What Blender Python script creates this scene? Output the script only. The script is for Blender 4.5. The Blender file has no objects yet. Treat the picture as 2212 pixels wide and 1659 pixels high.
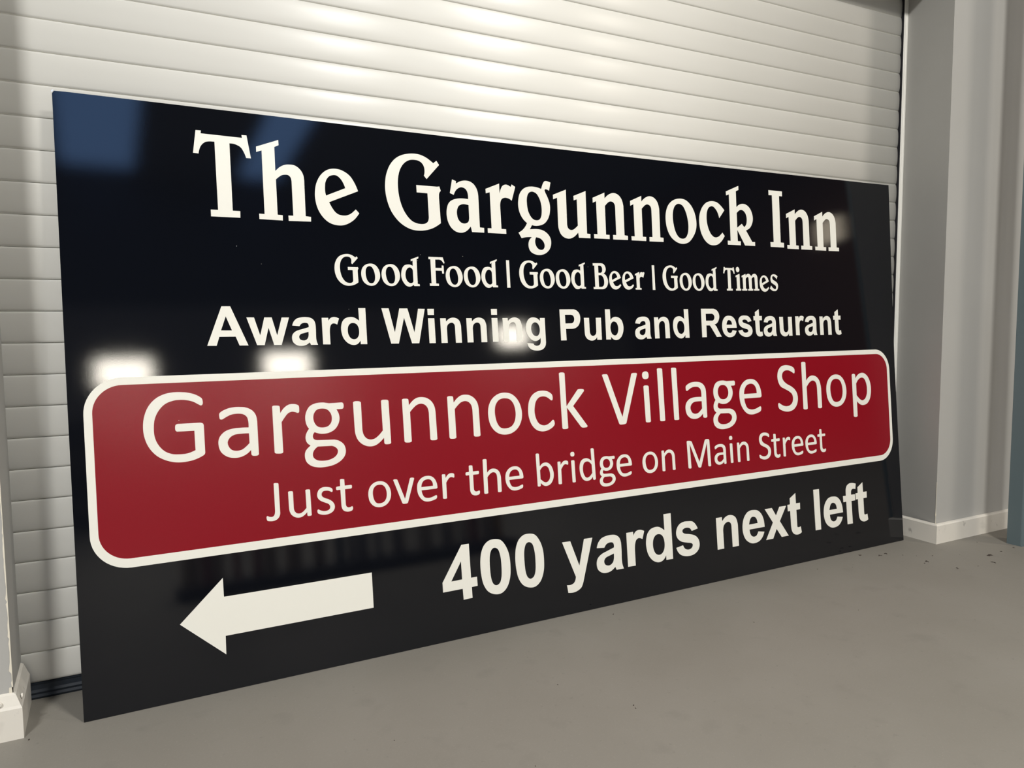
import bpy, bmesh, math, random
from mathutils import Vector, Matrix

# ------------------------------------------------------------------ scene, camera, light, exposure
SC = bpy.context.scene
COL = SC.collection
random.seed(7)

cam_data = bpy.data.cameras.new('camera')
cam_data.sensor_fit = 'HORIZONTAL'
cam_data.sensor_width = 36.0
cam_data.lens = 36.0 * 1651.356 / 2212.0
cam_data.clip_start = 0.02
cam = bpy.data.objects.new('camera', cam_data)
COL.objects.link(cam)
RIGHT = Vector((0.8847484534519788, -0.46599975798520393, -0.008024940626758344))
DOWN = Vector((-0.044871870580980674, -0.06803023078228092, -0.9966736692269307))
FWD = Vector((0.4639037500871224, 0.88216558154206, -0.08109992230368464))
rot = Matrix((RIGHT, -DOWN, -FWD)).transposed()
cam.matrix_world = Matrix.Translation((0.09293353, -2.20692248, 0.93820608)) @ rot.to_4x4()
SC.camera = cam

vs = SC.view_settings
vs.view_transform = 'Standard'
vs.look = 'None'
vs.gamma = 1.0
vs.use_curve_mapping = False
vs.exposure = 0.42

world = bpy.data.worlds.new('evening_sky')
SC.world = world
world.use_nodes = True
bg = world.node_tree.nodes['Background']
bg.inputs['Color'].default_value = (0.22, 0.42, 0.85, 1)
bg.inputs['Strength'].default_value = 2.2

LAMPS = [  # high-bay lamps hung in a row 3.2 m in front of the shutter
    ((1.66, -3.2, 3.7), 122.0, (1.0, 0.96, 0.88)),
    ((-1.46, -3.2, 3.7), 105.0, (0.99, 0.97, 0.92)),
]
for loc, power, colr in LAMPS:
    ld = bpy.data.lights.new('high_bay_light', 'AREA')
    ld.shape = 'RECTANGLE'
    ld.size, ld.size_y = 0.55, 0.35
    ld.energy = power
    ld.color = colr
    lo = bpy.data.objects.new('high_bay_light', ld)
    lo.location = (loc[0], loc[1], loc[2] - 0.012)
    lo.rotation_euler = (math.radians(12), 0, 0)
    COL.objects.link(lo)
FILL = [((6.2, -4.6, 4.5), 130.0, (1.0, 0.91, 0.79)), ((-2.6, -5.2, 4.6), 60.0, (0.95, 0.97, 1.0))]
for loc, power, colr in FILL:          # added fill lights without fixtures, kept out of the board's reflection
    ld = bpy.data.lights.new('fill_light', 'AREA')
    ld.shape = 'RECTANGLE'
    ld.size, ld.size_y = 1.2, 0.35
    ld.energy = power
    ld.color = colr
    lo = bpy.data.objects.new('fill_light', ld)
    lo.location = loc
    COL.objects.link(lo)


# ------------------------------------------------------------------ materials
def mat(name, color, rough=0.5, spec=0.5, metallic=0.0, emit=None, emit_strength=0.0):
    m = bpy.data.materials.new(name)
    m.use_nodes = True
    b = m.node_tree.nodes['Principled BSDF']
    b.inputs['Base Color'].default_value = (*color, 1)
    b.inputs['Roughness'].default_value = rough
    b.inputs['Specular IOR Level'].default_value = spec
    b.inputs['Metallic'].default_value = metallic
    if emit:
        b.inputs['Emission Color'].default_value = (*emit, 1)
        b.inputs['Emission Strength'].default_value = emit_strength
    return m


def nodes(m):
    return m.node_tree.nodes, m.node_tree.links, m.node_tree.nodes['Principled BSDF']


def coord(m, kind='Object', scale=(1, 1, 1)):
    n, l, b = nodes(m)
    tc = n.new('ShaderNodeTexCoord')
    mp = n.new('ShaderNodeMapping')
    mp.inputs['Scale'].default_value = scale
    l.new(tc.outputs[kind], mp.inputs['Vector'])
    return mp.outputs['Vector']


def add_bump(m, scale, strength, distance=0.001, vec=None, detail=3.0):
    n, l, b = nodes(m)
    t = n.new('ShaderNodeTexNoise')
    t.inputs['Scale'].default_value = scale
    t.inputs['Detail'].default_value = detail
    l.new(vec or coord(m), t.inputs['Vector'])
    bp = n.new('ShaderNodeBump')
    bp.inputs['Strength'].default_value = strength
    bp.inputs['Distance'].default_value = distance
    l.new(t.outputs['Fac'], bp.inputs['Height'])
    if b.inputs['Normal'].is_linked:
        l.new(b.inputs['Normal'].links[0].from_socket, bp.inputs['Normal'])
    l.new(bp.outputs['Normal'], b.inputs['Normal'])


def mottle(m, c1, c2, scale, lo=0.35, hi=0.65, detail=5.0, layers=()):
    """base colour: noise between two colours, then further (scale, lo, hi, colour, amount) stains"""
    n, l, b = nodes(m)
    vec = coord(m)
    t = n.new('ShaderNodeTexNoise')
    t.inputs['Scale'].default_value = scale
    t.inputs['Detail'].default_value = detail
    l.new(vec, t.inputs['Vector'])
    r = n.new('ShaderNodeMapRange')
    r.inputs['From Min'].default_value = lo
    r.inputs['From Max'].default_value = hi
    l.new(t.outputs['Fac'], r.inputs['Value'])
    mx = n.new('ShaderNodeMix')
    mx.data_type = 'RGBA'
    mx.inputs['A'].default_value = (*c1, 1)
    mx.inputs['B'].default_value = (*c2, 1)
    l.new(r.outputs['Result'], mx.inputs['Factor'])
    out = mx.outputs['Result']
    for (s, a, z, c, amount, stretch) in layers:
        v2 = coord(m, scale=stretch)
        t2 = n.new('ShaderNodeTexNoise')
        t2.inputs['Scale'].default_value = s
        t2.inputs['Detail'].default_value = 4.0
        l.new(v2, t2.inputs['Vector'])
        r2 = n.new('ShaderNodeMapRange')
        r2.inputs['From Min'].default_value = a
        r2.inputs['From Max'].default_value = z
        r2.inputs['To Max'].default_value = amount
        l.new(t2.outputs['Fac'], r2.inputs['Value'])
        m2 = n.new('ShaderNodeMix')
        m2.data_type = 'RGBA'
        m2.inputs['B'].default_value = (*c, 1)
        l.new(out, m2.inputs['A'])
        l.new(r2.outputs['Result'], m2.inputs['Factor'])
        out = m2.outputs['Result']
    l.new(out, b.inputs['Base Color'])


M = {}
M['floor'] = mat('painted_concrete', (0.22, 0.21, 0.19), 0.55, 0.35)
mottle(M['floor'], (0.198, 0.186, 0.163), (0.220, 0.208, 0.185), 2.2, 0.3, 0.7, 6.0, (
    (9.0, 0.60, 0.78, (0.17, 0.16, 0.142), 0.55, (1, 1, 1)),
    (60.0, 0.66, 0.74, (0.15, 0.14, 0.125), 0.45, (1, 1, 1)),
    (210.0, 0.60, 0.75, (0.29, 0.28, 0.25), 0.35, (1, 1, 1))))
add_bump(M['floor'], 140.0, 0.25, 0.0015)
M['wall'] = mat('grey_wall_paint', (0.40, 0.40, 0.39), 0.6, 0.3)
mottle(M['wall'], (0.395, 0.392, 0.378), (0.42, 0.418, 0.405), 1.6)
add_bump(M['wall'], 320.0, 0.12, 0.0006)
M['cream'] = mat('cream_gloss_paint', (0.66, 0.57, 0.47), 0.45, 0.4)
M['skirt'] = mat('skirting_paint', (0.7, 0.68, 0.62), 0.4, 0.45)
mottle(M['skirt'], (0.72, 0.69, 0.635), (0.68, 0.655, 0.60), 6.0, 0.3, 0.7, 4.0, (
    (38.0, 0.66, 0.74, (0.25, 0.24, 0.225), 0.6, (1, 1, 0.6)),
    (14.0, 0.60, 0.80, (0.50, 0.48, 0.44), 0.7, (1, 1, 1))))
add_bump(M['skirt'], 90.0, 0.15, 0.001)
M['plaster'] = mat('bare_plaster', (0.72, 0.68, 0.58), 0.85, 0.2)
M['slat'] = mat('white_slat', (0.74, 0.735, 0.70), 0.34, 0.5)
mottle(M['slat'], (0.745, 0.74, 0.70), (0.765, 0.76, 0.725), 3.0, 0.3, 0.7, 2.0)
add_bump(M['slat'], 400.0, 0.05, 0.0004)
M['groove'] = mat('slat_hinge_shadow', (0.25, 0.25, 0.25), 0.6, 0.3)
M['guide'] = mat('white_guide', (0.78, 0.775, 0.74), 0.3, 0.5)
M['brush'] = mat('black_brush', (0.02, 0.02, 0.024), 0.9, 0.1)
M['rubber'] = mat('black_rubber', (0.016, 0.022, 0.032), 0.55, 0.35)
M['board'] = mat('gloss_black_sheet', (0.0035, 0.0042, 0.0065), 0.045, 0.5)
add_bump(M['board'], 900.0, 0.07, 0.0002, detail=1.0)
add_bump(M['board'], 5.0, 0.02, 0.004, detail=0.0)
M['core'] = mat('sheet_edge', (0.035, 0.035, 0.038), 0.4, 0.4)
M['chip'] = mat('bare_aluminium', (0.75, 0.76, 0.78), 0.3, 0.5, 1.0)
M['vinyl'] = mat('white_vinyl', (0.79, 0.785, 0.725), 0.30, 0.5)
M["red"] = mat("red_vinyl", (0.225, 0.0022, 0.0100), 0.26, 0.5)
add_bump(M['red'], 900.0, 0.05, 0.0002, detail=1.0)
M['post'] = mat('blue_grey_steel', (0.11, 0.15, 0.165), 0.35, 0.5)
M['flecks'] = mat('leaf_litter', (0.045, 0.035, 0.03), 0.8, 0.2)
M['ceiling'] = mat('ceiling_sheet', (0.10, 0.115, 0.15), 0.7, 0.2)
M['backwall'] = mat('back_wall_paint', (0.34, 0.32, 0.31), 0.7, 0.2)
M['upper'] = mat('dark_cladding', (0.05, 0.06, 0.085), 0.7, 0.2)
M['brown'] = mat('brown_boarding', (0.10, 0.045, 0.028), 0.6, 0.3)
M['rack'] = mat('dark_rack', (0.03, 0.03, 0.033), 0.6, 0.3)
M['lamp'] = mat('lamp_diffuser', (0.9, 0.9, 0.9), 0.5, 0.2, 0, (1.0, 0.93, 0.80), 26.0)
M['lampbox'] = mat('lamp_housing', (0.5, 0.5, 0.5), 0.5, 0.3)
M['softlamp'] = mat('bulkhead_lamp_glass', (0.9, 0.85, 0.7), 0.5, 0.2, 0, (1.0, 0.86, 0.66), 2.6)
ROLLS = [(0.45, 0.36, 0.28), (0.52, 0.30, 0.05), (0.35, 0.10, 0.07), (0.30, 0.30, 0.33), (0.05, 0.07, 0.12), (0.50, 0.46, 0.40)]
for i, c in enumerate(ROLLS):
    M['roll%d' % i] = mat('film_roll_%d' % i, c, 0.5, 0.4)


# ------------------------------------------------------------------ helpers
def link(name, me, material=None, parent=None, kind=None, label=None, cat=None):
    o = bpy.data.objects.new(name, me)
    COL.objects.link(o)
    if material is not None and me is not None and not me.materials:
        me.materials.append(material)
    if parent:
        o.parent = parent
    if kind:
        o['kind'] = kind
    if label:
        o['label'] = label
    if cat:
        o['category'] = cat
    return o


def to_mesh(name, bm, smooth=False):
    me = bpy.data.meshes.new(name)
    bmesh.ops.recalc_face_normals(bm, faces=bm.faces)
    bm.to_mesh(me)
    bm.free()
    if smooth:
        for p in me.polygons:
            p.use_smooth = True
    return me


def box(bm, x0, y0, z0, x1, y1, z1):
    v = [bm.verts.new(c) for c in ((x0, y0, z0), (x1, y0, z0), (x1, y1, z0), (x0, y1, z0), (x0, y0, z1), (x1, y0, z1), (x1, y1, z1), (x0, y1, z1))]
    for f in ((0, 3, 2, 1), (4, 5, 6, 7), (0, 1, 5, 4), (1, 2, 6, 5), (2, 3, 7, 6), (3, 0, 4, 7)):
        bm.faces.new([v[i] for i in f])


def prism(bm, pts, z0, z1):
    a = [bm.verts.new((x, y, z0)) for x, y in pts]
    b = [bm.verts.new((x, y, z1)) for x, y in pts]
    bm.faces.new(a[::-1])
    bm.faces.new(b)
    n = len(pts)
    for i in range(n):
        bm.faces.new((a[i], a[(i + 1) % n], b[(i + 1) % n], b[i]))


def boxes(name, blist, material, **kw):
    bm = bmesh.new()
    for b in blist:
        box(bm, *b)
    return link(name, to_mesh(name, bm), material, **kw)


def sweep(bm, path, profile):
    """mitred moulding: path of (x, y), wall on its left side, profile of (distance from wall, z)"""
    rings = []
    n = len(path)
    for i, p in enumerate(path):
        p = Vector(p)
        dirs = []
        if i > 0:
            dirs.append((p - Vector(path[i - 1])).normalized())
        if i < n - 1:
            dirs.append((Vector(path[i + 1]) - p).normalized())
        nor = [Vector((d.y, -d.x)) for d in dirs]
        if len(nor) == 2:
            m = (nor[0] + nor[1]).normalized()
            m = m / max(0.2, m.dot(nor[0]))
        else:
            m = nor[0]
        rings.append([bm.verts.new((p.x + m.x * d, p.y + m.y * d, z)) for d, z in profile])
    k = len(profile)
    for a, b in zip(rings, rings[1:]):
        for j in range(k):
            bm.faces.new((a[j], a[(j + 1) % k], b[(j + 1) % k], b[j]))
    bm.faces.new(rings[0][::-1])
    bm.faces.new(rings[-1])


def disc(bm, centre, radius, depth, axis='y', n=16):
    rings = []
    for off, r in ((0.0, radius), (depth * 0.7, radius), (depth, radius * 0.8)):
        ring = []
        for i in range(n):
            a = 2 * math.pi * i / n
            u, w = r * math.cos(a), r * math.sin(a)
            if axis == 'y':
                co = (centre[0] + u, centre[1] - off, centre[2] + w)
            else:
                co = (centre[0] + off, centre[1] + u, centre[2] + w)
            ring.append(bm.verts.new(co))
        rings.append(ring)
    for a, b in zip(rings, rings[1:]):
        for i in range(n):
            bm.faces.new((a[i], a[(i + 1) % n], b[(i + 1) % n], b[i]))
    bm.faces.new(rings[0])
    bm.faces.new(rings[-1][::-1])


# ------------------------------------------------------------------ the room
CEIL = 4.9
boxes('floor', [(-5, -10.2, -0.15, 9.5, 0.6, 0.0)], M['floor'], kind='structure')

# wall left of the shutter: front face and the return into the opening
wl = boxes('wall_left', [(-5, -0.185, 0, -0.137, 0.25, CEIL)], M['wall'], kind='structure')
# wall right of the shutter: slightly splayed reveal, then the front face
bm = bmesh.new()
prism(bm, [(3.17, 0.25), (3.17, -0.012), (3.118, -0.25), (3.677, -0.25), (3.677, 0.25)], 0, CEIL)
prism(bm, [(3.80, 0.25), (3.80, -0.25), (9.4, -0.25), (9.4, 0.25)], 0, CEIL)
wr = link('wall_right', to_mesh('wall_right', bm), M['wall'], kind='structure')
boxes('trim_1', [(3.677, -0.254, 0.0, 3.80, 0.2, CEIL)], M['cream'], kind='structure')
boxes('wall_over_shutter', [(-0.137, -0.25, 2.335, 3.17, 0.25, CEIL)], M['wall'], kind='structure')
boxes('wall_behind_shutter', [(-0.137, 0.09, 0, 3.17, 0.25, 2.335)], M['rack'], kind='structure')

# skirting boards
bm = bmesh.new()
prof = [(0.0, 0.0), (0.018, 0.0), (0.018, 0.072), (0.015, 0.078), (0.006, 0.101), (0.0, 0.105)]
sweep(bm, [(-5, -0.185), (-0.137, -0.185), (-0.137, -0.012)], prof)
bl = link('baseboard_left', to_mesh('baseboard_left', bm), M['skirt'], kind='structure')
bm = bmesh.new()
disc(bm, (-0.163, -0.2005, 0.088), 0.0065, 0.0035)
link('screw_cap', to_mesh('screw_cap', bm), M['skirt'], parent=bl)
bm = bmesh.new()
disc(bm, (-0.1225, -0.172, 0.088), 0.0055, 0.0035, 'x')
link('screw_cap', to_mesh('screw_cap', bm), M['skirt'], parent=bl)
bm = bmesh.new()
prof = [(0.0, 0.0), (0.015, 0.0), (0.015, 0.076), (0.011, 0.0815), (0.0, 0.0825)]
sweep(bm, [(3.128, -0.012), (3.119, -0.252), (9.4, -0.252)], prof)
link('baseboard_right', to_mesh('baseboard_right', bm), M['skirt'], kind='structure')

# paint knocked off the corners of the two walls: thin irregular flakes of bare plaster
def chipped(name, x, y, z0, z1, wmax, parent, seed, inner=1):
    rnd = random.Random(seed)
    bm = bmesh.new()
    z = z0
    prev = None
    while z < z1:
        t = (z - z0) / (z1 - z0)
        w = max(0.0004, wmax * (1 - 0.75 * t) * rnd.random() ** 1.6)
        e = 0.0009
        a = bm.verts.new((x - inner * w, y - e, z))
        b = bm.verts.new((x + inner * e, y - e, z))
        c = bm.verts.new((x + inner * e, y + w * 0.6, z))
        if prev:
            bm.faces.new((prev[0], prev[1], b, a))
            bm.faces.new((prev[1], prev[2], c, b))
        prev = (a, b, c)
        z += 0.004 + rnd.random() * 0.014
    return link(name, to_mesh(name, bm), M['plaster'], parent=parent)


chipped('chipped_paint', -0.137, -0.185, 0.104, 0.62, 0.0055, wl, 3)
chipped('chipped_paint', -0.137, -0.185, 0.103, 0.13, 0.016, wl, 5)
chipped('chipped_paint', 3.118, -0.25, 0.081, 0.26, 0.004, wr, 8, -1)

# hall behind the camera, seen only as reflections in the glossy board
RL = [(-0.2, 0.70), (2.1, 2.74)]
bl_ = []
xs = [-5] + [v for r in RL for v in r] + [9.5]
for i in range(0, len(xs), 2):
    bl_.append((xs[i], -9.9, CEIL, xs[i + 1], -6.4, CEIL + 0.12))
bl_.append((-5, -10.2, CEIL, 9.5, -9.9, CEIL + 0.12))
bl_.append((-5, -6.4, CEIL, 9.5, 0.3, CEIL + 0.12))
boxes('ceiling', bl_, M['ceiling'], kind='structure')
boxes('wall_back', [(-5, -10.2, 0, 9.5, -10.0, 3.0)], M['backwall'], kind='structure')
boxes('wall_back_upper', [(-5, -10.2, 3.0, 9.5, -10.0, CEIL)], M['upper'], kind='structure')
boxes('wall_far_left', [(-5.2, -10.2, 0, -5, 0.3, CEIL)], M['backwall'], kind='structure')
boxes('wall_far_right', [(9.4, -10.2, 0, 9.6, 0.3, CEIL)], M['brown'], kind='structure')
for i, y in enumerate((-2.0, -4.2)):
    boxes('trim_%d' % (2 + i), [(-5, y - 0.06, CEIL - 0.32, 9.4, y + 0.06, CEIL)], M['upper'], kind='structure')


def lamp(name, loc, sx, sy, label, wall=False):
    t = link(name, None, label=label, cat='lamp')
    t.location = loc
    bm = bmesh.new()
    if wall:
        box(bm, -sx / 2 - 0.03, -0.08, -sy / 2 - 0.03, sx / 2 + 0.03, 0.0, sy / 2 + 0.03)
    else:
        box(bm, -sx / 2 - 0.03, -sy / 2 - 0.03, 0.0, sx / 2 + 0.03, sy / 2 + 0.03, 0.08)
        for q in (-sx / 3, sx / 3):
            box(bm, q - 0.004, -0.004, 0.08, q + 0.004, 0.004, CEIL - loc[2])
    link('housing', to_mesh('housing', bm), M['lampbox'], parent=t)
    if wall:
        bm = bmesh.new()
        box(bm, -sx / 2, 0.001, -sy / 2, sx / 2, 0.02, sy / 2)
        link('diffuser', to_mesh('diffuser', bm), M['lamp'], parent=t)
    return t


lamp('high_bay_lamp', (1.66, -3.2, 3.72), 0.55, 0.35, 'ceiling lamp shining on the right half of the shutter from behind the camera')
lamp('high_bay_lamp', (-1.46, -3.2, 3.72), 0.55, 0.35, 'ceiling lamp shining on the shutter from beyond the left wall pier')
lamp('wall_lamp', (0.46, -9.99, 2.06), 0.66, 0.36, 'far lamp mirrored as a white glare at the left end of the red panel', True)
lamp('wall_lamp', (2.72, -9.99, 2.10), 0.66, 0.36, 'far lamp mirrored as a white glare above the first r on the red panel', True)
lamp('wall_lamp', (6.75, -9.99, 2.50), 0.55, 0.34, 'far lamp mirrored as a glare in the third line of lettering', True)
t = link('bulkhead_lamp', None, label='small tan lamp mirrored beside the last letter of the top line', cat='lamp')
t.location = (9.4, -5.15, 3.15)
boxes('housing', [(-0.05, -0.22, -0.18, 0.0, 0.22, 0.18)], M['lampbox'], parent=t)
boxes('diffuser', [(-0.09, -0.2, -0.16, -0.051, 0.2, 0.16)], M['softlamp'], parent=t)

# low rack of film rolls behind the photographer, mirrored beside the arrow
t = link('roll_rack', None, label='low dark rack of coloured film rolls mirrored around the white arrow', cat='rack')
t.location = (0.35, -1.75, 0.0)
boxes('shelf', [(0.0, -0.25, 0.0, 1.7, 0.0, 0.05)], M['rack'], parent=t)
x = 0.02
i = 0
while x < 1.62:
    w = random.choice((0.045, 0.06, 0.08, 0.035))
    h = 0.14 + 0.13 * random.random()
    bm = bmesh.new()
    bmesh.ops.create_cone(bm, cap_ends=True, segments=12, radius1=w / 2, radius2=w / 2, depth=h, matrix=Matrix.Translation((x + w / 2, -0.08 - 0.1 * random.random(), 0.05 + h / 2)))
    link('film_roll', to_mesh('film_roll', bm), M['roll%d' % random.choice((0, 0, 1, 2, 3, 3, 4, 5))], parent=t)
    x += w + random.choice((0.003, 0.02, 0.05))
    i += 1
t = link('storage_rack', None, label='dark waist-high storage rack along the far wall of the hall', cat='rack')
t.location = (0, -9.6, 0)
for k in range(8):
    boxes('frame', [(-2.5 + 1.4 * k, -0.3, 0, -2.42 + 1.4 * k, 0.3, 1.35)], M['rack'], parent=t)
for z in (0.1, 0.7, 1.3):
    boxes('shelf', [(-2.5, -0.3, z, 7.3, 0.3, z + 0.05)], M['rack'], parent=t)

# ------------------------------------------------------------------ roller shutter
sh = link('door_1', None, kind='structure')
PITCH, ZB = 0.07767, 0.0415
bm = bmesh.new()
X0, X1 = -0.20, 3.150
prof = []
NS = 14
G = 0.0022   # half height of the visible hinge groove
B = 0.0036   # how far the slat bulges
prof.append((0.004, 0.0))
for i in range(NS + 1):
    s = i / NS
    z = G * 0.5 + s * (PITCH - G)
    y = -B * (1 - abs(2 * s - 1) ** 2.6)
    prof.append((y, z))
prof.append((0.004, PITCH - G * 0.2))
prof.append((0.012, PITCH - G * 0.2))
prof.append((0.012, 0.0))
a = [bm.verts.new((X0, y, z)) for y, z in prof]
b = [bm.verts.new((X1, y, z)) for y, z in prof]
k = len(prof)
for i in range(k):
    f = bm.faces.new((a[i], b[i], b[(i + 1) % k], a[(i + 1) % k]))
    f.smooth = 1 <= i <= NS
bm.faces.new(a)
bm.faces.new(b[::-1])
slat_me = to_mesh('slat', bm)
slat_me.materials.append(M['slat'])
nsl = int((2.55 - ZB) / PITCH)
for i in range(nsl):
    o = link('slat', slat_me, parent=sh)
    o.location = (0, 0, ZB + i * PITCH)
# bottom seal: ribbed black rubber
bm = bmesh.new()
sp = [(0.014, 0.0), (-0.004, 0.0), (-0.007, 0.006), (-0.004, 0.012), (-0.0065, 0.018), (-0.003, 0.024), (-0.003, 0.036), (-0.005, 0.0405), (0.014, 0.0405)]
a = [bm.verts.new((X0, y, z)) for y, z in sp]
b = [bm.verts.new((X1, y, z)) for y, z in sp]
k = len(sp)
for i in range(k):
    bm.faces.new((a[i], b[i], b[(i + 1) % k], a[(i + 1) % k]))
bm.faces.new(a)
bm.faces.new(b[::-1])
link('rubber_seal', to_mesh('rubber_seal', bm), M['rubber'], parent=sh)
# right guide rail: white channel with a shallow middle groove, black brush against the slats
bm = bmesh.new()
prism(bm, [(3.1460, -0.0125), (3.1490, -0.0135), (3.1570, -0.0135), (3.1582, -0.0120), (3.1596, -0.0120), (3.1608, -0.0135), (3.1690, -0.0135), (3.1710, -0.0125), (3.1710, 0.03), (3.1460, 0.03)], 0.0, 2.335)
link('guide_rail', to_mesh('guide_rail', bm), M['guide'], parent=sh)
bm = bmesh.new()
box(bm, 3.1425, -0.0110, 0.0, 3.1460, 0.02, 2.335)
link('brush_strip', to_mesh('brush_strip', bm), M['brush'], parent=sh)

# ------------------------------------------------------------------ steel upright at the right edge
t = link('steel_post', None, label='blue-grey steel upright standing on the floor at the right edge of the picture', cat='post')
t.location = (3.372, -0.458, 0)
bm = bmesh.new()
# open C-section with rounded front corner
sec = [(0.0, 0.006), (0.002, 0.0015), (0.006, 0.0), (0.094, 0.0), (0.098, 0.0015), (0.1, 0.006), (0.1, 0.06), (0.085, 0.06), (0.085, 0.056), (0.096, 0.056), (0.096, 0.004), (0.004, 0.004), (0.004, 0.056), (0.015, 0.056), (0.015, 0.06), (0.0, 0.06)]
prism(bm, sec, 0.004, CEIL)
link('upright', to_mesh('upright', bm), M['post'], parent=t)
boxes('foot_plate', [(0.0, -0.0, 0.0, 0.1, 0.06, 0.004)], M['post'], parent=t)

# ------------------------------------------------------------------ leaf flecks on the floor
SPECKS = [(1.182, -0.761, 3), (2.766, -0.252, 5), (3.333, -0.449, 4), (3.144, -0.457, 9), (3.076, -0.52, 6), (2.832, -0.403, 4), (2.805, -0.246, 5), (2.703, -0.217, 5),
          (2.846, -0.297, 3), (2.947, -0.354, 4), (2.882, -0.488, 4), (2.879, -0.499, 4), (2.968, -0.517, 3), (3.239, -0.454, 4), (1.49, -0.247, 4), (1.189, -0.747, 3), (1.826, -0.51, 3),
          (2.86, -0.392, 5), (1.081, -0.57, 2), (2.55, -0.30, 2), (2.2, -0.6, 2), (0.62, -0.62, 2), (3.28, -0.33, 2), (3.05, -0.40, 2), (2.42, -0.25, 3), (0.85, -0.856, 2), (2.8835, -0.3255, 3), (-0.105, -0.215, 3)]
bm = bmesh.new()
for (x, y, s) in SPECKS:
    for q in range(1 if s < 5 else 3):
        cx, cy = x + random.uniform(-1, 1) * 0.0015 * s, y + random.uniform(-1, 1) * 0.001 * s
        r = 0.0011 * s * random.uniform(0.6, 1.0)
        n = random.randint(5, 7)
        an = random.random() * 6.28
        top = bm.verts.new((cx, cy, 0.0012 + 0.0002 * s))
        ring = []
        for j in range(n):
            a_ = 6.283 * j / n
            rr = r * random.uniform(0.55, 1.2)
            ux, uy = rr * math.cos(a_) * 1.5, rr * math.sin(a_) * 0.7
            ring.append(bm.verts.new((cx + ux * math.cos(an) - uy * math.sin(an), cy + ux * math.sin(an) + uy * math.cos(an), 0.0002)))
        for j in range(n):
            bm.faces.new((ring[j], ring[(j + 1) % n], top))
        bm.faces.new(ring[::-1])
link('floor_litter', to_mesh('floor_litter', bm), M['flecks'], kind='stuff', label='dark flecks of leaf and grit scattered on the grey floor near the right pier', cat='debris')

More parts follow.
